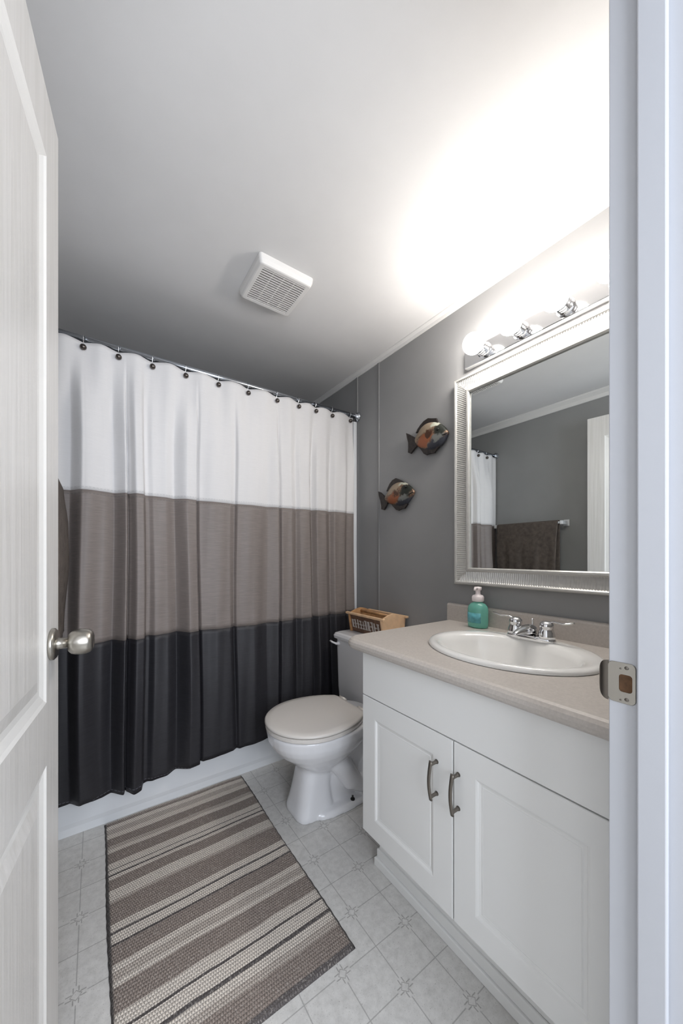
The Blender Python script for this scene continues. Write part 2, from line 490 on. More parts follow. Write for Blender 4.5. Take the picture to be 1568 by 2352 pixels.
# ------------------------------------------------------------ open door
DL = .805
dang = math.atan2(1.01 - .205, -.068 + .168)
door = thing('door_1', 'open white two-panel door with woodgrain face', None, (-.168, .205, 0), kind='structure')
door.rotation_euler = (0, 0, dang)          # local x runs hinge -> latch, local -y is the visible face
TH = .035; DT = 2.048
fy = 0.0
def door_face(yo, sgn):
    """face with two recessed-and-raised panels; yo plane, sgn outward direction"""
    bm = bmesh.new()
    us = [0, .095, DL - .095, DL]; vs_ = [.012, .16, .703, .828, 1.915, DT]
    return us, vs_
us = [0, .10, DL - .095, DL]; vz = [.012, .17, .703, .828, 1.915, DT]
bm = bmesh.new()
def quad(bm, pts, mi=0):
    f = bm.faces.new([bm.verts.new(p) for p in pts]); f.material_index = mi
for yo, sg in ((0, -1), (TH, 1)):
    for i in range(3):
        for j in range(5):
            a, b, c, d = us[i], us[i + 1], vz[j], vz[j + 1]
            if i == 1 and j in (1, 3):
                prev = (a, b, c, d, 0.0)
                for inset, dep, mi in ((.007, -.003, 1), (.022, -.0065, 1), (.034, -.0065, 1), (.060, -.0005, 0)):
                    cur = (a + inset, b - inset, c + inset, d - inset, dep)
                    Pq = [(prev[0], prev[2], prev[4]), (prev[1], prev[2], prev[4]), (prev[1], prev[3], prev[4]), (prev[0], prev[3], prev[4])]
                    Cq = [(cur[0], cur[2], cur[4]), (cur[1], cur[2], cur[4]), (cur[1], cur[3], cur[4]), (cur[0], cur[3], cur[4])]
                    for k in range(4):
                        k2 = (k + 1) % 4
                        quad(bm, [(p[0], yo + sg * p[2], p[1]) for p in (Pq[k], Pq[k2], Cq[k2], Cq[k])], mi)
                    prev = cur
                quad(bm, [(p[0], yo + sg * prev[4], p[1]) for p in ((prev[0], prev[2]), (prev[1], prev[2]), (prev[1], prev[3]), (prev[0], prev[3]))])
            else:
                quad(bm, [(a, yo, c), (b, yo, c), (b, yo, d), (a, yo, d)])
for (a, b, c, d) in ((0, 0, vz[0], DT), (DL, DL, vz[0], DT)):
    quad(bm, [(a, 0, c), (a, TH, c), (a, TH, d), (a, 0, d)])
for z_ in (vz[0], DT): quad(bm, [(0, 0, z_), (DL, 0, z_), (DL, TH, z_), (0, TH, z_)])
bmesh.ops.remove_doubles(bm, verts=bm.verts, dist=1e-5)
leaf = link('door_leaf', bm, [M['door'], M['door_mould']], door)
leaf.matrix_parent_inverse = Matrix()
kx, kz = DL - .062, .937
for sg, yo in ((-1, 0), (1, TH)):
    bm = bmesh.new()
    lathe(bm, [(0, 0), (.030, 0), (.0325, .002), (.0325, .006), (.028, .010), (.012, .012), (0, .012)], (kx, yo, kz), (0, sg, 0), 36)
    o = link('knob_rose', bm, M['nickel'], door, smooth=True); o.matrix_parent_inverse = Matrix()
    bm = bmesh.new()
    lathe(bm, [(0, .01), (.0135, .010), (.0115, .014), (.0110, .029), (.0185, .0305), (.0235, .035), (.0262, .042), (.0272, .051), (.0262, .061), (.0235, .068), (.019, .072), (.0125, .0735), (.0120, .0725), (0, .0725)], (kx, yo, kz), (0, sg, 0), 40)
    o = link('door_knob', bm, M['nickel'], door, smooth=True); o.matrix_parent_inverse = Matrix()
bm = bmesh.new(); box(bm, DL - .0005, DL + .0012, .005, .030, kz - .028, kz + .028, .0004); box(bm, DL, DL + .008, .010, .025, kz - .008, kz + .008, .002)
o = link('latch_plate', bm, M['nickel'], door); o.matrix_parent_inverse = Matrix()
for zz in (.25, 1.85):
    bm = bmesh.new(); tube(bm, [(-.006, -.004, zz - .045), (-.006, -.004, zz + .045)], .005, 12)
    o = link('hinge', bm, M['nickel'], door, smooth=True); o.matrix_parent_inverse = Matrix()

# ============================================================ BATH TUB
bm = bmesh.new()
tz = .40
def rrect(x0, x1, y0, y1, r, z, n=6):
    pts = []
    for cx, cy, a0 in ((x0 + r, y0 + r, PI), (x1 - r, y0 + r, 1.5 * PI), (x1 - r, y1 - r, 0), (x0 + r, y1 - r, .5 * PI)):
        for k in range(n + 1):
            a = a0 + k * .5 * PI / n; pts.append((cx + r * math.cos(a), cy + r * math.sin(a), z))
    return pts
x0, x1, y0, y1 = XL + .002, XR - .002, TUBY, YB - .01
loft(bm, [rrect(x0, x1, y0 + .004, y1, .004, 0.0), rrect(x0, x1, y0 + .004, y1, .004, .03), rrect(x0, x1, y0, y1, .004, .05), rrect(x0, x1, y0 + .008, y1, .006, .34),
          rrect(x0, x1, y0 - .002, y1, .006, .365), rrect(x0, x1, y0 - .002, y1, .008, .39), rrect(x0 + .008, x1 - .008, y0 + .008, y1 - .008, .01, tz),
          rrect(x0 + .07, x1 - .07, y0 + .07, y1 - .06, .08, tz), rrect(x0 + .085, x1 - .085, y0 + .085, y1 - .075, .08, tz - .02),
          rrect(x0 + .17, x1 - .12, y0 + .13, y1 - .12, .1, .09), rrect(x0 + .22, x1 - .17, y0 + .17, y1 - .16, .08, .07)])
tub = link('bathtub', bm, M['tub'], smooth=False)
tag(tub, 'white built-in bathtub with smooth apron behind the striped curtain', 'bathtub')

# ============================================================ SHOWER ROD, CURTAIN, HOOKS
RZ, RY = 1.992, 1.752
rod = thing('shower_rod', 'polished chrome shower rod spanning wall to wall above the tub', 'curtain rod', (XL, RY, RZ))
bm = bmesh.new(); tube(bm, [(XL + .004, RY, RZ), (XR - .004, RY, RZ)], .0125, 20); link('rod', bm, M['chrome_rod'], rod, smooth=True)
for xx, s in ((XL, 1), (XR - .0, -1)):
    bm = bmesh.new(); lathe(bm, [(0, 0), (.027, 0), (.027, .006), (.016, .014), (.0155, .028), (0, .028)], (xx, RY, RZ), (s, 0, 0), 28)
    link('flange', bm, M['chrome_rod'], rod, smooth=True)

HK = [-.158, -.041, .078, .204, .340, .488, .637, .795, .925, 1.035, 1.148, 1.282]
CR = [-.185, -.112, -.045, .040, .106, .168, .200, .287, .394, .470, .569, .660, .745, .804, .870, .936, .985, 1.041, 1.100, 1.155, 1.215, 1.270, 1.302]
# hanging folds: (x along the rod, how far the cloth stands forward)
KN = [(-.185, .0), (-.10, .002), (-.085, .002), (-.048, .068), (-.036, .066), (.02, .036), (.056, .012), (.098, .062), (.105, .022), (.112, .040), (.135, .074), (.160, .066),
      (.171, .018), (.184, .016), (.205, .030), (.255, .026), (.295, .000), (.345, .050), (.385, .040), (.393, .006), (.404, .026), (.47, .036), (.54, .028), (.566, .008), (.577, .026),
      (.66, .032), (.735, .010), (.79, .030), (.803, .004), (.814, .024), (.87, .028), (.905, .004), (.93, .024), (.985, .028), (1.012, -.002), (1.037, .030), (1.095, .024), (1.135, -.002),
      (1.16, .028), (1.23, .024), (1.255, .006), (1.302, .018)]
CX0, CX1 = CR[0], CR[-1]
def sm(t): t = max(0, min(1, t)); return t * t * (3 - 2 * t)
def cur_y(x, z):
    # long hanging folds (creases wander a little with height)
    xs = x + .006 * math.sin(3.1 * z + 9 * x) * sm((1.95 - z) / .4)
    xs = min(max(xs, CX0 + 1e-4), CX1 - 1e-4)
    f = 0
    for (xa, da), (xb, db) in zip(KN, KN[1:]):
        if xa <= xs < xb:
            w = (xs - xa) / (xb - xa); w = .5 * w + .5 * w * w * (3 - 2 * w)
            f = 1.3 * (da + (db - da) * w)
            break
    # folds at the top: one dip between each pair of hooks
    g = 0
    for i in range(len(HK) - 1):
        if HK[i] <= x < HK[i + 1]:
            s = (x - HK[i]) / (HK[i + 1] - HK[i]); g = .013 * math.sin(PI * s) ** 2; break
    k = sm((1.97 - z) / .36)
    grow = (.65 + .45 * sm((1.4 - z) / 1.3)) * (1 - .38 * sm((.6 - z) / .42))
    y = 1.746 - (g * (1 - k) + f * k * grow)
    y += .0022 * math.sin(41 * x + 3.3 * z) + .0012 * math.sin(97 * x - 5 * z)
    y += .004 * math.exp(-((z - 1.2) / .25) ** 2) * math.sin(14 * x + 2)
    # the bottom hangs clear of the tub apron
    return y - .018 * sm((.8 - z) / .6)
def cur_top(x):
    for i in range(len(HK) - 1):
        if HK[i] <= x < HK[i + 1]:
            s = (x - HK[i]) / (HK[i + 1] - HK[i]); return 1.971 + .010 * math.sin(PI * s) ** .8
    return 1.971
cur = thing('shower_curtain', 'shower curtain banded white, taupe grey and black', 'shower curtain', (.57, 1.73, .16))
def cloth(name, z0f, z1f, rows, m):
    bm = bmesh.new(); NX = 560
    grid = []
    for j in range(rows + 1):
        row = []
        for i in range(NX + 1):
            x = CX0 + (CX1 - CX0) * i / NX
            a, b = z0f(x), z1f(x); z = a + (b - a) * j / rows
            row.append(bm.verts.new((x, cur_y(x, z), z)))
        grid.append(row)
    for j in range(rows):
        for i in range(NX): bm.faces.new((grid[j][i], grid[j][i + 1], grid[j + 1][i + 1], grid[j + 1][i]))
    o = link(name, bm, m, cur, smooth=True, recalc=False)
    s = o.modifiers.new('thickness', 'SOLIDIFY'); s.thickness = .0012; s.offset = 1
    return o
zb_ = lambda x: .153 + .022 * sm((x - .1) / .5) - .008 * math.exp(-((x - .14) / .03) ** 2) + .016 * math.exp(-((x + .04) / .04) ** 2)
z1_ = lambda x: .774 + .003 * math.sin(7 * x); z2_ = lambda x: 1.378 + .002 * math.sin(6 * x + 1)
cloth('white_panel', z2_, cur_top, 34, M['cur_white'])['label'] = 'white top band'
cloth('taupe_panel', z1_, z2_, 28, M['cur_grey'])['label'] = 'taupe grey middle band'
cloth('charcoal_panel', zb_, z1_, 30, M['cur_black'])['label'] = 'black bottom band'

# hooks
def make_hook(x):
    h = thing('curtain_hook', '', 'curtain hook', (x, RY, RZ), 'curtain hooks along the shower rod')
    yy = cur_y(x, 1.952)
    bm = bmesh.new(); pts = []
    for k in range(19):
        a = PI * .5 - k / 18 * PI * 1.15
        pts.append((x, RY - .0165 * math.sin(a + PI * .0) * 0 + .0165 * math.cos(a + PI), RZ + .0165 * math.sin(a)))
    loop = [(x, RY + .0155 * math.cos(a), RZ + .0155 * math.sin(a)) for a in [math.radians(q) for q in range(-70, 200, 15)]]
    loop += [(x, yy + .006, 1.966), (x, yy + .003, 1.950), (x, yy - .006, 1.950)]
    tube(bm, loop, .0011, 8); w = link('wire', bm, M['chrome'], h, smooth=True)
    bm = bmesh.new(); bmesh.ops.create_uvsphere(bm, u_segments=20, v_segments=12, radius=.0115, matrix=Matrix.Translation((x, yy - .0105, 1.950)))
    link('ball', bm, M['hook'], h, smooth=True)
    return h
names = ['first', 'second', 'third', 'fourth', 'fifth', 'sixth', 'seventh', 'eighth', 'ninth', 'tenth', 'eleventh']
for i, xh in enumerate(HK[1:]):
    h = make_hook(xh)
    if i == 0: h['label'] = 'dark metal ball curtain hook nearest the open door edge'
    elif i == 10: h['label'] = 'dark metal ball curtain hook nearest the fish wall, last on the rod'
    else: h['label'] = 'dark metal ball curtain hook, %s from the door end of the rod' % names[i]

# ============================================================ RUG
bm = bmesh.new(); NXr, NYr = 60, 110
rx0, rx1, ry0, ry1 = .028, .607, .800, 1.762
top = []; bot = []
for j in range(NYr + 1):
    a = []; b = []
    for i in range(NXr + 1):
        u, v = i / NXr, j / NYr
        x = rx0 + (rx1 - rx0) * u; y = ry0 + (ry1 - ry0) * v
        ex = .0007 * math.sin(v * 150) * (abs(u - .5) * 2) ** 12 + .002 * math.sin(v * 9)
        e = min(u * (rx1 - rx0), (1 - u) * (rx1 - rx0), v * (ry1 - ry0), (1 - v) * (ry1 - ry0))
        z = .0015 + .0075 * min(1, e / .008) ** .5 + .0008 * math.sin(x * 22) * math.sin(y * 17)
        a.append(bm.verts.new((x + ex, y, z))); b.append(bm.verts.new((x + ex, y, .0004)))
    top.append(a); bot.append(b)
for j in range(NYr):
    for i in range(NXr):
        bm.faces.new((top[j][i], top[j][i + 1], top[j + 1][i + 1], top[j + 1][i]))
        bm.faces.new((bot[j][i], bot[j + 1][i], bot[j + 1][i + 1], bot[j][i + 1]))
for j in range(NYr):
    bm.faces.new((top[j][0], top[j + 1][0], bot[j + 1][0], bot[j][0])); bm.faces.new((top[j][-1], bot[j][-1], bot[j + 1][-1], top[j + 1][-1]))
for i in range(NXr):
    bm.faces.new((top[0][i], bot[0][i], bot[0][i + 1], top[0][i + 1])); bm.faces.new((top[-1][i], top[-1][i + 1], bot[-1][i + 1], bot[-1][i]))
tag(link('bath_rug', bm, M['rug'], smooth=True), 'woven rug in taupe, cream and charcoal stripes on the tile-pattern floor', 'rug')

# ============================================================ TOILET
TYC, PYC = 1.354, 1.366
toilet = thing('toilet', 'white toilet with closed lid between the tub and the vanity', 'toilet', (.9, TYC, 0))
def egg(xf, xb, hw, z, n=40, pw=2.2, yc=TYC, taper=0.0):
    cx = xf * .56 + xb * .44 if xb - xf > .2 else (xf + xb) / 2
    pts = []
    for k in range(n):
        a = 2 * PI * k / n; c, s = math.cos(a), math.sin(a)
        rx = (xb - cx) if c > 0 else (cx - xf)
        x = cx + rx * math.copysign(abs(c) ** (2 / pw), c)
        y = yc + hw * math.copysign(abs(s) ** (2 / pw), s) * (1 - taper * max(0, c) ** 2)
        pts.append((x, y, z))
    return pts
bm = bmesh.new()
# bowl
loft(bm, [egg(.760, .93, .060, .175, pw=2.4), egg(.725, .96, .088, .21), egg(.672, 1.0, .125, .25), egg(.628, 1.04, .155, .288), egg(.602, 1.07, .172, .320), egg(.592, 1.09, .180, .342),
          egg(.588, 1.10, .183, .364), egg(.586, 1.10, .185, .379), egg(.590, 1.10, .181, .385)])
# front pedestal
loft(bm, [egg(.690, .875, .090, 0.0, pw=3.8, yc=PYC), egg(.690, .875, .090, .02, pw=3.8, yc=PYC), egg(.698, .87, .084, .05, pw=3.4, yc=PYC), egg(.713, .865, .076, .12, pw=3, yc=PYC), egg(.726, .88, .070, .19, pw=2.8, yc=PYC), egg(.722, .90, .075, .23, pw=2.6), egg(.70, .94, .10, .26)])
# foot plate and trapway body
loft(bm, [egg(.74, 1.13, .108, 0.0, pw=3), egg(.74, 1.13, .108, .018, pw=3), egg(.75, 1.12, .098, .028, pw=3)])
loft(bm, [egg(.80, 1.10, .056, .01, pw=3), egg(.80, 1.10, .052, .15, pw=3), egg(.80, 1.13, .08, .26, pw=3), egg(.80, 1.14, .12, .34, pw=3), egg(.84, 1.14, .12, .37, pw=3)])
for s in (-1, 1):
    tube(bm, [(.86, TYC + s * .045, .235), (.915, TYC + s * .058, .17), (.955, TYC + s * .062, .105), (1.0, TYC + s * .06, .075), (1.045, TYC + s * .056, .11), (1.075, TYC + s * .05, .19), (1.09, TYC + s * .04, .26)],
         [.045, .048, .047, .046, .046, .046, .044], 18)
bmesh.ops.recalc_face_normals(bm, faces=bm.faces)
bowl = link('bowl', bm, M['ceramic'], toilet, smooth=True)
r_ = bowl.modifiers.new('fuse', 'REMESH'); r_.mode = 'VOXEL'; r_.voxel_size = .0045; r_.use_smooth_shade = True
s_ = bowl.modifiers.new('soft', 'SMOOTH'); s_.factor = .6; s_.iterations = 7
# seat ring and lid
bm = bmesh.new()
def lidring(xf, xb, hw, z):
    """rounded front, squared-off hinge end"""
    n = 56; pts = []; cx = xf * .5 + xb * .5
    for k in range(n):
        a = 2 * PI * k / n; c, s = math.cos(a), math.sin(a)
        x = .780 + (.780 - xf) * c; w = hw * s
        if c > 0:                                   # cut straight across at the hinge end
            x = .780 + .262 * c; w = hw * s
            if x > xb:
                w = math.copysign(min(abs(w), 9), w) * 1.0; x = xb
        pts.append((x, TYC + w, z))
    return pts
loft(bm, [lidring(.586, .985, .187, .387), lidring(.582, .985, .191, .391), lidring(.582, .985, .191, .400), lidring(.586, .985, .187, .404)])
link('seat', bm, M['seat'], toilet, smooth=False)
bm = bmesh.new()
loft(bm, [lidring(.586, .990, .188, .4065), lidring(.579, .992, .195, .4105), lidring(.579, .992, .195, .4165), lidring(.584, .990, .190, .421), lidring(.61, .978, .164, .4235), lidring(.70, .90, .08, .4245)])
link('lid', bm, M['seat'], toilet, smooth=True)
for s in (-1, 1):
    bm = bmesh.new(); tube(bm, [(1.003, TYC + s * .075 - .022, .410), (1.003, TYC + s * .075 + .022, .410)], .011, 14); link('hinge', bm, M['seat'], toilet, smooth=True)
# tank
TC, TW = 1.395, .238
bm = bmesh.new()
def tk(x0, x1, hw, z, r=.03): return rrect(x0, x1, TC - hw, TC + hw, r, z)
loft(bm, [tk(1.115, 1.325, TW - .018, .335), tk(1.106, 1.33, TW - .006, .342), tk(1.102, 1.334, TW - .003, .40), tk(1.095, 1.334, TW, .664)])
link('tank', bm, M['ceramic'], toilet, smooth=False)
bm = bmesh.new()
loft(bm, [tk(1.095, 1.336, TW, .664), tk(1.082, 1.338, TW + .010, .668), tk(1.080, 1.338, TW + .012, .682), tk(1.086, 1.338, TW + .006, .694), tk(1.098, 1.334, TW - .006, .699)])
link('tank_lid', bm, M['ceramic'], toilet, smooth=False)
bm = bmesh.new()
lathe(bm, [(0, 0), (.013, 0), (.013, .008), (.007, .012), (.007, .02), (0, .02)], (1.097, TC + TW - .037, .640), (-1, 0, 0), 18)
tube(bm, [(1.080, TC + TW - .040, .640), (1.074, TC + TW - .012, .643), (1.072, TC + TW + .010, .648)], [.008, .007, .008], 12, flat=.7)
lv = link('flush_lever', bm, M['ceramic'], toilet, smooth=True)
bm = bmesh.new(); tube(bm, [(1.10, TYC, .34), (1.16, TYC, .35)], .05, 20); link('tank_gasket', bm, M['dark_plastic'], toilet, smooth=True)
bm = bmesh.new()
for s in (-1,): lathe(bm, [(0, .018), (.004, .018), (.004, .006), (.010, .005), (.010, 0), (0, 0)], (.945, TYC + s * .088, .027), (0, 0, 1), 14)
link('floor_bolt', bm, M['black'], toilet)
# water supply
sup = thing('water_supply_valve', 'dark shut-off valve and hose on the wall below the tank', 'valve', (1.33, 1.20, .17))
bm = bmesh.new(); lathe(bm, [(0, 0), (.022, 0), (.022, .004), (.009, .006), (.009, .05), (0, .05)], (XR, 1.20, .17), (-1, 0, 0), 18)
lathe(bm, [(0, 0), (.018, 0), (.02, .01), (.018, .02), (0, .02)], (XR - .05, 1.20, .17), (-1, 0, 0), 12); link('valve_body', bm, M['dark_plastic'], sup, smooth=True)
bm = bmesh.new(); tube(bm, [(1.30, 1.20, .175), (1.285, 1.20, .23), (1.27, 1.215, .29), (1.262, 1.228, .330)], .006, 10); link('supply_hose', bm, M['hose'], sup, smooth=True)

# ============================================================ WOODEN BASKET ON THE TANK
bk = thing('wooden_caddy', 'small wooden box caddy with pale front lettering on the toilet tank lid', 'box', (1.25, 1.46, .70))
bz, bt = .700, .812
def sidepoly(x0b, x1b, x0t, x1t): return [(x0b, bz), (x1b, bz), (x1t, bt - .012), ((x0t + x1t) / 2 + .03, bt + .008), ((x0t + x1t) / 2, bt + .014), ((x0t + x1t) / 2 - .03, bt + .008), (x0t, bt - .012)]
for ya_, yb2 in ((1.318, 1.330), (1.588, 1.600)):
    bm = bmesh.new(); prism(bm, sidepoly(1.176, 1.318, 1.160, 1.330), 'y', ya_, yb2, .002); link('end_panel', bm, M['wood_light' if ya_ < 1.4 else 'wood'], bk)
bm = bmesh.new()
def slab(bm, p, q, t, y0, y1):
    p, q = Vector((p[0], 0, p[1])), Vector((q[0], 0, q[1])); d = (q - p).normalized(); n = Vector((-d.z, 0, d.x)) * t
    prism(bm, [(v.x, v.z) for v in (p, q, q + n, p + n)], 'y', y0, y1)
slab(bm, (1.186, bz + .004), (1.166, bt - .014), -.006, 1.331, 1.587); link('front_panel', bm, M['wood_dark'], bk)
bm = bmesh.new(); slab(bm, (1.308, bz + .004), (1.324, bt - .014), .006, 1.331, 1.587); link('back_panel', bm, M['wood'], bk)
bm = bmesh.new(); box(bm, 1.188, 1.306, 1.331, 1.587, bz + .002, bz + .008); link('bottom_panel', bm, M['wood_dark'], bk)
bm = bmesh.new(); box(bm, 1.156, 1.172, 1.300, 1.618, bt - .016, bt - .004, .003); link('rim', bm, M['wood_light'], bk)
bm = bmesh.new(); box(bm, 1.318, 1.334, 1.300, 1.618, bt - .016, bt - .004, .003); link('rim', bm, M['wood_light'], bk)
bm = bmesh.new(); tube(bm, [(1.247, 1.331, bt - .004), (1.247, 1.587, bt - .004)], .008, 12); link('carrying_bar', bm, M['wood'], bk, smooth=True)
# pale worn lettering strokes on the front, too blurred in the picture to read
bm = bmesh.new(); rnd = random.Random(7); yy = 1.572
while yy > 1.352:
    w = rnd.uniform(.016, .024); zt = bz + rnd.uniform(.070, .078); zl = bz + .026
    for k in range(rnd.choice((2, 3))):
        dy = rnd.uniform(0, w - .006)
        a = yy - dy
        for z0_, z1_k in ((zl, zt),):
            f = lambda z: 1.1866 - .20 * (z - bz - .004) - .0075
            vs = [bm.verts.new(p) for p in ((f(z0_), a, z0_), (f(z0_), a - .006, z0_), (f(z1_k), a - .006, z1_k), (f(z1_k), a, z1_k))]
            bm.faces.new(vs)
    for z0_ in (zl, (zl + zt) / 2 - .003, zt - .007):
        if rnd.random() < .7:
            vs = [bm.verts.new(p) for p in ((f(z0_), yy, z0_), (f(z0_), yy - w + .002, z0_), (f(z0_ + .007), yy - w + .002, z0_ + .007), (f(z0_ + .007), yy, z0_ + .007))]
            bm.faces.new(vs)
    yy -= w + .004
r = bmesh.ops.extrude_face_region(bm, geom=bm.faces[:]); bmesh.ops.translate(bm, verts=[v for v in r['geom'] if isinstance(v, bmesh.types.BMVert)], vec=(.0015, 0, 0))
link('lettering', bm, M['lettering'], bk)

# ============================================================ VANITY
van = thing('vanity_cabinet', 'white two-door vanity cabinet beneath the beige laminate countertop', 'cabinet', (.8, .6, 0))
CF, CY0, CY1 = .765, .202, .966
bm = bmesh.new()
box(bm, CF + .019, XR - .002, CY0, CY0 + .016, .165, .789); box(bm, CF + .019, XR - .002, CY1 - .016, CY1, .165, .789)
box(bm, CF + .019, XR - .002, CY0 + .016, CY1 - .016, .165, .181); box(bm, XR - .010, XR - .002, CY0 + .016, CY1 - .016, .181, .789)
box(bm, .842, XR - .002, CY0, CY1 - .002, 0, .165)
link('body', bm, M['cab'], van)
bm = bmesh.new()
def mould(bm, x0, yend, z, t):
    prism(bm, [(x0 - t, CY0), (x0, CY0), (x0, yend), (1.0, yend), (1.0, yend + t), (x0 - t, yend + t)], 'z', z[0], z[1], .003)
mould(bm, .842, CY1 - .002, (0, .030), .014); mould(bm, .842, CY1 - .002, (.030, .062), .007)
link('toe_moulding', bm, M['cab'], van)
link('fascia_panel', B(CF, CF + .018, CY0 + .002, CY1, .640, .787, bev=.0015), M['cab'], van)
def cab_door(y0, y1, z0, z1):
    bm = bmesh.new()
    st = .068
    steps = [(0, 0.0), (.0, 0.0)]
    outer = (y0, y1, z0, z1)
    loops = [((0.0), .018), (0.0, .0015), (.0015, 0.0), (st - .004, 0.0), (st, .0015), (st + .003, .0045), (st + .009, .006), (st + .012, .0045), (st + .0135, .005), (st + .030, .0045), (st + .034, .0045)]
    rings = []
    for ins, dep in loops:
        rings.append([(CF + dep, y0 + ins, z0 + ins), (CF + dep, y1 - ins, z0 + ins), (CF + dep, y1 - ins, z1 - ins), (CF + dep, y0 + ins, z1 - ins)])
    loft(bm, rings); return bm
def handle(parent, yc):
    bm = bmesh.new(); pts = []; rs = []
    for k in range(17):
        s = k / 16; z = .461 + .105 * s
        pts.append((CF - .024 - .008 * math.sin(PI * s), yc, z)); rs.append(.0055)
    tube(bm, pts, rs, 12, flat=.55)
    for z in (.470, .557): lathe(bm, [(0, 0), (.0065, 0), (.0045, .006), (.0045, .02), (.0055, .027), (0, .027)], (CF, yc, z), (-1, 0, 0), 14)
    link('handle', bm, M['nickel_dark'], parent, smooth=True)
d1 = link('door', cab_door(.589, CY1, .168, .636), M['cab'], van); handle(d1, .641)
d2 = link('door', cab_door(CY0 + .01, .585, .168, .636), M['cab'], van); handle(d2, .571)

# counter: postformed laminate, hole for the sink
SX, SY, SA, SB = 1.043, .600, .252, .208      # sink centre; half size along y and x
ctop = thing('countertop', 'beige laminate countertop with rounded front edge and backsplash', 'countertop', (1.0, .6, .8))
CT, CBt = .828, .792
bm = bmesh.new()
def outline(xf, z, r, yend):
    pts = [(1.330, CY0, z), (xf, CY0, z)]
    for k in range(9):
        a = PI + k / 8 * (-.5 * PI)     # corner from front to left side
        pts.append((xf + r + r * math.cos(a), yend - r + r * math.sin(a), z))
    pts += [(1.330, yend, z)]
    return pts
lay = []
for k in range(7):
    a = -PI / 2 + k / 6 * PI
    off = .018 - .018 * math.cos(a) 
    zz = (CT + CBt) / 2 + (CT - CBt) / 2 * math.sin(a)
    lay.append(outline(.730 + off, zz, .06, 1.045 - off * .4))
# outer shell without top (top made as bridge to sink hole)
R = [[bm.verts.new(p) for p in r] for r in lay]
n = len(R[0])
for a, b in zip(R, R[1:]):
    for k in range(n): bm.faces.new((a[k], a[(k + 1) % n], b[(k + 1) % n], b[k]))
hole = [bm.verts.new((SX + (SB - .02) * math.cos(2 * PI * k / 64), SY + (SA - .02) * math.sin(2 * PI * k / 64), CT)) for k in range(64)]
he = [bm.edges.new((hole[k], hole[(k + 1) % 64])) for k in range(64)]
oe = [bm.edges.get((R[-1][k], R[-1][(k + 1) % n])) for k in range(n)]
bmesh.ops.triangle_fill(bm, use_beauty=True, use_dissolve=False, edges=he + oe)
inner = [f for f in bm.faces if abs(f.calc_center_median().z - CT) < 1e-4 and ((f.calc_center_median().x - SX) / (SB - .02)) ** 2 + ((f.calc_center_median().y - SY) / (SA - .02)) ** 2 < .97]
bmesh.ops.delete(bm, geom=inner, context='FACES_ONLY')
low = [bm.verts.new((v.co.x, v.co.y, CBt + .002)) for v in hole]
for k in range(64): bm.faces.new((hole[k], low[k], low[(k + 1) % 64], hole[(k + 1) % 64]))
le = [bm.edges.get((low[k], low[(k + 1) % 64])) for k in range(64)] + [bm.edges.get((R[0][k], R[0][(k + 1) % n])) for k in range(n)]
bmesh.ops.triangle_fill(bm, use_beauty=True, use_dissolve=False, edges=le)
inner = [f for f in bm.faces if abs(f.calc_center_median().z - CBt) < 3e-3 and ((f.calc_center_median().x - SX) / (SB - .02)) ** 2 + ((f.calc_center_median().y - SY) / (SA - .02)) ** 2 < .97]
bmesh.ops.delete(bm, geom=inner, context='FACES_ONLY')
top_o = link('worktop', bm, M['counter'], ctop)
bm = bmesh.new()
pr = [(1.349, CBt), (1.328, CBt), (1.328, CT), (1.3285, .895), (1.331, .901), (1.336, .9035), (1.349, .9035)]
prism(bm, pr, 'y', CY0, 1.052, .0)
link('backsplash', bm, M['counter'], ctop)

# sink
sk = thing('sink_basin', 'white oval drop-in sink set into the countertop', 'sink', (SX, SY, CT))
bm = bmesh.new()
def el(a_, b_, z, dx=0, n=72): return [(SX + dx + b_ * math.cos(2 * PI * k / n), SY + a_ * math.sin(2 * PI * k / n), z) for k in range(n)]
IN = -.022
loft(bm, [el(SA, SB, CT + .001), el(SA + .001, SB + .001, CT + .006), el(SA - .004, SB - .004, CT + .012), el(SA - .014, SB - .014, CT + .0145), el(SA - .034, SB - .045, CT + .013, IN),
          el(SA - .044, SB - .055, CT + .006, IN), el(SA - .052, SB - .063, CT - .012, IN), el(SA - .075, SB - .080, CT - .055, IN), el(SA - .115, SB - .110, CT - .10, IN),
          el(SA - .17, SB - .145, CT - .13, IN), el(.03, .03, CT - .14, IN), el(.022, .022, CT - .14, IN), el(.022, .022, CT - .15, IN),
          el(.03, .03, CT - .15, IN), el(SA - .165, SB - .140, CT - .138, IN), el(SA - .108, SB - .103, CT - .106, IN), el(SA - .068, SB - .073, CT - .060, IN), el(SA - .046, SB - .057, CT - .010, IN), el(SA - .025, SB - .03, CT + .0005)], False, False)
link('basin', bm, M['sink'], sk, smooth=True)
bm = bmesh.new(); lathe(bm, [(0, .004), (.012, .004), (.02, .002), (.022, 0), (.022, -.006), (0, -.006)], (SX + IN, SY, CT - .140), (0, 0, 1), 24); link('drain', bm, M['chrome'], sk, smooth=True)

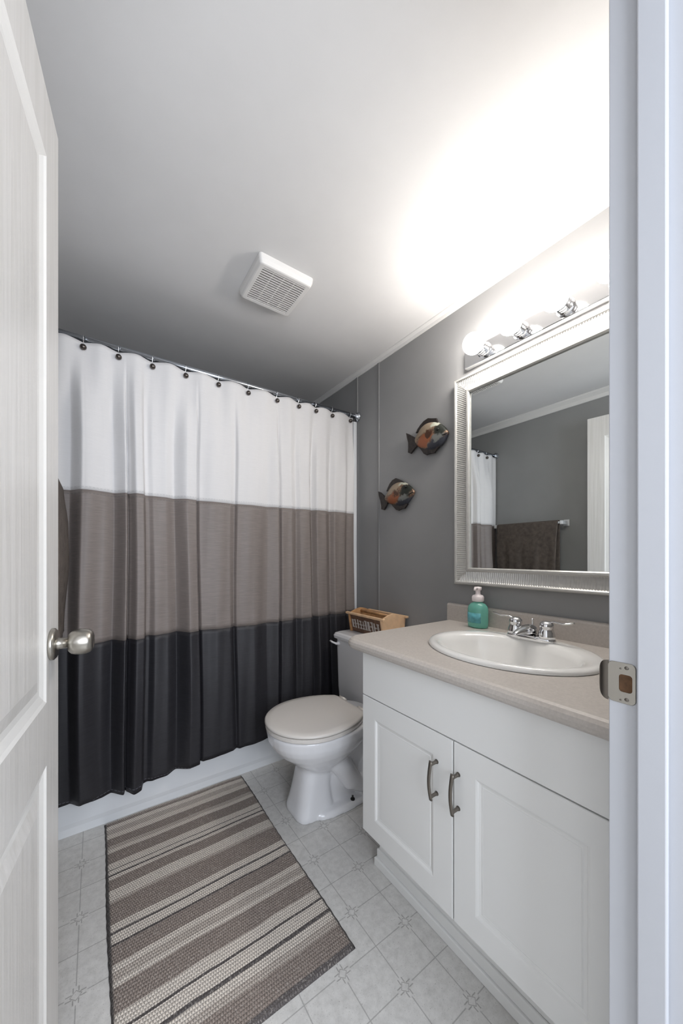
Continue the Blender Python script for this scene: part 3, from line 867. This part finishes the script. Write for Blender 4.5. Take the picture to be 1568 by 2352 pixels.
# faucet
fc = thing('sink_faucet', 'chrome two-lever centerset faucet on the back rim of the sink', 'faucet', (1.192, .603, CT + .013))
fz = CT + .0135; FX = 1.196; FY = .605
bm = bmesh.new()
loft(bm, [[(FX + .026 * math.copysign(abs(math.cos(t)) ** .8, math.cos(t)) * s, FY + .078 * math.copysign(abs(math.sin(t)) ** .6, math.sin(t)) * s, z) for t in [2 * PI * k / 40 for k in range(40)]] for s, z in ((1, fz - .001), (1, fz + .008), (.93, fz + .014), (.8, fz + .016))])
link('base_plate', bm, M['chrome'], fc, smooth=True)
bm = bmesh.new()
def rect_sec(x, z, w, h): return [(x, FY - w, z), (x, FY + w, z), (x, FY + w * .8, z + h), (x, FY - w * .8, z + h)]
loft(bm, [rect_sec(FX + .020, fz + .010, .026, .036), rect_sec(FX - .005, fz + .010, .029, .044), rect_sec(FX - .04, fz + .020, .023, .032), rect_sec(FX - .085, fz + .026, .012, .016), rect_sec(FX - .105, fz + .020, .010, .012)])
o = link('spout', bm, M['chrome'], fc, smooth=True); modsub(o, 2)
for s in (1, -1):
    yc = FY + s * .051
    bm = bmesh.new()
    lathe(bm, [(0, .012), (.025, .012), (.026, .020), (.0225, .032), (.019, .044), (.021, .049), (.0205, .058), (.013, .066), (0, .068)], (FX, yc, fz), (0, 0, 1), 24)
    link('handle_body', bm, M['chrome'], fc, smooth=True)
    bm = bmesh.new()
    tube(bm, [(FX, yc + s * .002, fz + .060), (FX - .002, yc + s * .022, fz + .068), (FX - .004, yc + s * .052, fz + .066), (FX - .006, yc + s * .082, fz + .073)], [.0065, .005, .0045, .0055], 12, flat=.6)
    link('lever', bm, M['chrome'], fc, smooth=True)
bm = bmesh.new(); tube(bm, [(FX + .012, FY, fz + .03), (FX + .012, FY, fz + .062)], .0022, 8); bmesh.ops.create_uvsphere(bm, u_segments=12, v_segments=8, radius=.0045, matrix=Matrix.Translation((FX + .012, FY, fz + .064)))
link('pop_up_rod', bm, M['chrome'], fc, smooth=True)

# soap bottle
sb = thing('soap_dispenser', 'teal foaming soap bottle with white pump beside the sink', 'soap bottle', (1.283, .868, CT))
sx, sy = 1.283, .862
def soapring(rx, ry, z, n=36): return [(sx + rx * math.cos(2 * PI * k / n), sy + ry * math.sin(2 * PI * k / n), z) for k in range(n)]
bm = bmesh.new()
loft(bm, [soapring(.022, .034, CT + .0005), soapring(.033, .041, CT + .004), soapring(.034, .042, CT + .015), soapring(.034, .042, CT + .074), soapring(.032, .039, CT + .087), soapring(.025, .029, CT + .098), soapring(.016, .018, CT + .102), soapring(.016, .017, CT + .108)])
link('bottle', bm, M['soap'], sb, smooth=True)
bm = bmesh.new()
n = 20; R = []
for z in (CT + .022, CT + .062): R.append([(sx + .0346 * math.cos(a), sy + .0426 * math.sin(a), z) for a in [math.radians(110 + 6 * k) for k in range(n)]])
vs = [[bm.verts.new(p) for p in r] for r in R]
for k in range(n - 1): bm.faces.new((vs[0][k], vs[0][k + 1], vs[1][k + 1], vs[1][k]))
o = link('bottle_label', bm, M['soap_label'], sb, smooth=True); s_ = o.modifiers.new('thickness', 'SOLIDIFY'); s_.thickness = .0006
bm = bmesh.new()
lathe(bm, [(0, .106), (.021, .106), (.0235, .110), (.0235, .124), (.020, .131), (.0115, .134), (.0095, .138), (.0095, .150), (.014, .153), (.015, .158), (.014, .165), (0, .167)], (sx, sy, CT), (0, 0, 1), 28)
tube(bm, [(sx, sy, CT + .159), (sx - .028, sy - .006, CT + .160), (sx - .034, sy - .0075, CT + .154)], [.007, .0055, .004], 12)
link('pump', bm, M['pump'], sb, smooth=True)

# ============================================================ MIRROR
MY0, MY1, MZ0, MZ1 = .245, 1.008, .995, 1.905
FW = .074
mir = thing('wall_mirror', 'rectangular mirror in a ribbed silvery white frame above the sink', 'mirror', (XR, .627, 1.45))
link('mirror_glass', B(1.334, 1.336, MY0 + FW - .006, MY1 - FW + .006, MZ0 + FW - .006, MZ1 - FW + .006), M['mirror'], mir)
# profile: (inset from the outer edge, X)
prof = [(0, XR - .001, 0), (0, 1.322, 0), (.004, 1.317, 0), (.010, 1.317, 0), (.013, 1.320, 0), (.016, 1.321, 1), (.030, 1.324, 1), (.044, 1.3265, 1), (.056, 1.327, 1), (.059, 1.326, 0), (.063, 1.3215, 0), (.070, 1.3215, 0), (FW, 1.326, 0), (FW, 1.3335, 0)]
bm = bmesh.new()
def side(bm, a0, a1, fixed, sgn, horiz):
    L = abs(a1 - a0); n = int(L / .0042); n += n % 2
    cols = []
    for i in range(n + 1):
        s = i / n; col = []
        for ins, X_, rib in prof:
            lo, hi = a0 + ins, a1 - ins
            p = min(max(a0 + (a1 - a0) * s, lo), hi)
            d = .0026 * (1 if i % 2 else 0) * rib * (1 if lo < p < hi else 0)
            q = fixed + sgn * ins
            col.append(bm.verts.new((X_ + d, p, q) if horiz else (X_ + d, q, p)))
        cols.append(col)
    for i in range(n):
        for k in range(len(prof) - 1): bm.faces.new((cols[i][k], cols[i + 1][k], cols[i + 1][k + 1], cols[i][k + 1]))
side(bm, MY0, MY1, MZ0, 1, True); side(bm, MY0, MY1, MZ1, -1, True)
side(bm, MZ0, MZ1, MY0, 1, False); side(bm, MZ0, MZ1, MY1, -1, False)
link('frame', bm, M['frame'], mir)

# ============================================================ VANITY LIGHT
vl = thing('vanity_light', 'chrome bar light with four lit globe bulbs above the mirror', 'wall light', (XR, .627, 1.98))
link('back_plate', B(1.322, XR - .001, .300, .956, 1.936, 2.012, bev=.004), M['chrome'], vl)
for yb3 in (.857, .704, .550, .397):
    bm = bmesh.new()
    lathe(bm, [(0, 0), (.030, 0), (.030, .004), (.026, .006), (.026, .014), (.0235, .016), (.026, .018), (.026, .026), (.0235, .028), (.026, .030), (.026, .038), (.021, .042), (0, .042)], (1.322, yb3, 1.974), (-1, 0, 0), 28)
    so = link('socket', bm, M['chrome'], vl, smooth=False)
    bm = bmesh.new()
    pr_ = [(0, .038), (.017, .038), (.0175, .044)] + [(.0405 * math.sin(a), .078 - .0405 * math.cos(a)) for a in [math.radians(q) for q in range(28, 181, 8)]]
    pr_[-1] = (0, .1185)
    lathe(bm, pr_, (1.322, yb3, 1.974), (-1, 0, 0), 28)
    link('bulb', bm, M['bulb'], so, smooth=True)

# ============================================================ FISH (wall plaques)
# outlines measured in metres on the wall: (y, z)
def poly_to_dome(bm, poly, x_wall, depth, nlev=5, mi=0, gap=.004):
    """flat back near the wall, front inflated towards the room"""
    cx = sum(p[0] for p in poly) / len(poly); cz = sum(p[1] for p in poly) / len(poly)
    rings = [[(x_wall - gap, p[0], p[1]) for p in poly]]
    for k in range(0, nlev):
        a = k / nlev * PI / 2; s = math.cos(a); d = depth * (.25 + .75 * math.sin(a))
        rings.append([(x_wall - gap - d, cx + (p[0] - cx) * s, cz + (p[1] - cz) * s) for p in poly])
    loft(bm, rings)
def fish(name, label, body, dorsal, tail, anal, eye, mouth, group):
    ys = [p[0] for p in body]; zs = [p[1] for p in body]
    cy, cz = (min(ys) + max(ys)) / 2, (min(zs) + max(zs)) / 2
    t = thing(name, label, 'wall decoration', (XR, cy, cz), group)
    fm = fish_material(cy, cz, .3)
    bm = bmesh.new(); poly_to_dome(bm, body, XR, .036, 7, gap=.006); b = link('body', bm, fm, t, smooth=True)
    sc_ = b.modifiers.new('subdivision', 'SUBSURF'); sc_.levels = 1; sc_.render_levels = 2
    b.matrix_parent_inverse = Matrix.Translation(-Vector(t.location))
    fin = M['fin']
    for nm, pl in (('dorsal_fin', dorsal), ('tail_fin', tail), ('anal_fin', anal)):
        bm = bmesh.new(); prism(bm, pl, 'x', XR - .022, XR - .012, .0015); link(nm, bm, fin, t)
    bm = bmesh.new(); lathe(bm, [(.0065, 0), (.0065, .003), (.004, .0055), (0, .006)], (XR - .034, eye[0], eye[1]), (-1, 0, 0), 16); link('eye', bm, M['black'], t, smooth=True)
    bm = bmesh.new(); tube(bm, [(XR - .026, mouth[0][0], mouth[0][1]), (XR - .030, (mouth[0][0] + mouth[1][0]) / 2, (mouth[0][1] + mouth[1][1]) / 2 - .002), (XR - .030, mouth[1][0], mouth[1][1])], .0026, 8); link('mouth', bm, M['black'], t, smooth=True)
    return t
M['fin'] = mat('dark_bronze_fin', C(46, 40, 37), .4, .3, noise=(70, .35), bump=(120, .6, (1, 1, .3)))
# pixel outline of a plaque seen in the picture -> the wall plane
s_, c_ = math.sin(YAW), math.cos(YAW)
def on_wall(u, v, X=XR - .02):
    a = (u - 784) / FPX; d = (s_ + a * c_, c_ - a * s_, -(v - 1277) / FPX)
    t = X / d[0]; return (d[1] * t, 1.12 + d[2] * t)
def Z1(pts): return [on_wall(850 + a / 7.84, 940 + b / 7.84) for a, b in pts]
def smooth_poly(p, n=2):
    for _ in range(n):
        q = []
        for i in range(len(p)):
            a, b = p[i], p[(i + 1) % len(p)]
            q += [(a[0] * .75 + b[0] * .25, a[1] * .75 + b[1] * .25), (a[0] * .25 + b[0] * .75, a[1] * .25 + b[1] * .75)]
        p = q
    return p
fish('fish_plaque', 'larger copper and black fish plaque hung nearest the mirror',
     smooth_poly(Z1([(780, 560), (840, 450), (900, 340), (980, 260), (1100, 220), (1220, 225), (1330, 300), (1405, 400), (1400, 450), (1350, 560), (1280, 650), (1170, 730), (1040, 745), (920, 710), (820, 650)])),
     Z1([(820, 430), (850, 360), (900, 290), (960, 215), (1040, 160), (1110, 165), (1190, 160), (1220, 250), (1100, 260), (980, 300), (900, 390)]),
     Z1([(850, 520), (770, 500), (700, 450), (645, 430), (665, 520), (690, 600), (688, 690), (680, 780), (730, 800), (780, 730), (860, 640)]),
     Z1([(870, 680), (930, 740), (960, 800), (1010, 825), (1080, 790), (1150, 790), (1220, 700), (1290, 620), (1150, 640), (1000, 690)]),
     Z1([(1250, 370)])[0], Z1([(1400, 425), (1320, 470)]), 'fish plaques on the grey wall')
fish('fish_plaque', 'smaller copper and black fish plaque hung lower, nearer the curtain',
     smooth_poly(Z1([(245, 1610), (290, 1530), (340, 1430), (420, 1340), (520, 1300), (620, 1310), (710, 1370), (790, 1460), (790, 1510), (740, 1600), (680, 1690), (590, 1750), (480, 1745), (370, 1710), (280, 1670)])),
     Z1([(290, 1480), (320, 1410), (350, 1340), (400, 1275), (460, 1240), (530, 1270), (620, 1320), (520, 1340), (420, 1380), (350, 1470)]),
     Z1([(300, 1590), (240, 1560), (190, 1500), (145, 1480), (155, 1560), (185, 1650), (205, 1740), (200, 1800), (250, 1815), (290, 1740), (320, 1670)]),
     Z1([(360, 1690), (420, 1760), (470, 1815), (510, 1825), (560, 1790), (620, 1790), (680, 1700), (560, 1700)]),
     Z1([(670, 1400)])[0], Z1([(785, 1490), (710, 1540)]), 'fish plaques on the grey wall')

# ============================================================ CEILING VENT
vent = thing('ceiling_vent', 'square white louvred exhaust fan cover on the ceiling', 'vent', (.63, 1.385, ZC))
vx0, vx1, vy0, vy1 = .505, .742, 1.262, 1.502
bm = bmesh.new(); zt = ZC - .034
def rq(i, z): return rrect(vx0 + i, vx1 - i, vy0 + i, vy1 - i, .012, z, 4)
loft(bm, [rq(0, ZC - .0005), rq(.002, ZC - .018), rq(.008, zt + .002), rq(.012, zt), rrect(vx0 + .026, vx1 - .026, vy0 + .026, vy1 - .026, .004, zt, 4), rrect(vx0 + .027, vx1 - .027, vy0 + .027, vy1 - .027, .004, ZC - .006, 4)], False, False)
link('vent_frame', bm, M['vent'], vent)
bm = bmesh.new(); box(bm, vx0 + .027, vx1 - .027, vy0 + .027, vy1 - .027, ZC - .008, ZC - .004); link('vent_interior', bm, M['vent_in'], vent)
bm = bmesh.new(); ns = 15
for k in range(ns):
    yy = vy0 + .027 + (vy1 - vy0 - .054) * (k + .5) / ns
    prism(bm, [(yy - .0042, zt), (yy + .0012, zt), (yy + .0042, zt + .008), (yy - .001, zt + .008)], 'x', vx0 + .026, vx1 - .026)
for k in range(1, 4):
    xx = vx0 + .027 + (vx1 - vx0 - .054) * k / 4
    box(bm, xx - .0012, xx + .0012, vy0 + .026, vy1 - .026, zt + .002, zt + .009)
link('louvres', bm, M['vent'], vent)

# ============================================================ TOWEL BAR AND TOWEL (left wall)
BZ, BX = 1.366, XL + .082
tb = thing('towel_bar', 'white towel bar on the left wall behind the door', 'towel bar', (XL, 1.44, BZ))
for yy in (1.185, 1.700):
    bm = bmesh.new(); box(bm, XL, XL + .010, yy - .02, yy + .02, BZ - .024, BZ + .024, .003); box(bm, XL + .01, BX + .012, yy - .011, yy + .011, BZ - .014, BZ + .014, .004); link('bracket', bm, M['tub'], tb)
bm = bmesh.new(); tube(bm, [(BX, 1.185, BZ), (BX, 1.70, BZ)], .008, 16); link('bar', bm, M['tub'], tb, smooth=True)
bm = bmesh.new(); n1, n2 = 60, 70; rows = []
for j in range(n2 + 1):
    s = j / n2; row = []
    for i in range(n1 + 1):
        u = i / n1; y = 1.205 + (1.680 - 1.205) * u
        wob = .005 * math.sin(u * 19 + 1) + .003 * math.sin(u * 43)
        if s < .42: a = s / .42; x = BX - .014 - .002; z = .93 + (BZ - .93) * a
        elif s < .50:
            a = (s - .42) / .08 * PI; x = BX - .0165 * math.cos(a); z = BZ + .016 * math.sin(a)
        else:
            a = (s - .5) / .5; x = BX + .0165 + .010 * sm(a * 4) + wob * a + .012 * a; z = BZ - a * (BZ - .84)
            x -= .022 * sm((a - .45) / .55)
            y += (.5 - u) * .03 * a
        row.append(bm.verts.new((x, y, z)))
    rows.append(row)
for j in range(n2):
    for i in range(n1): bm.faces.new((rows[j][i], rows[j][i + 1], rows[j + 1][i + 1], rows[j + 1][i]))
tw = link('bath_towel', bm, M['towel'], smooth=True); s_m = tw.modifiers.new('thickness', 'SOLIDIFY'); s_m.thickness = .006; s_m.offset = 0
tag(tw, 'dark brown bath towel draped over the bar on the left wall', 'towel')
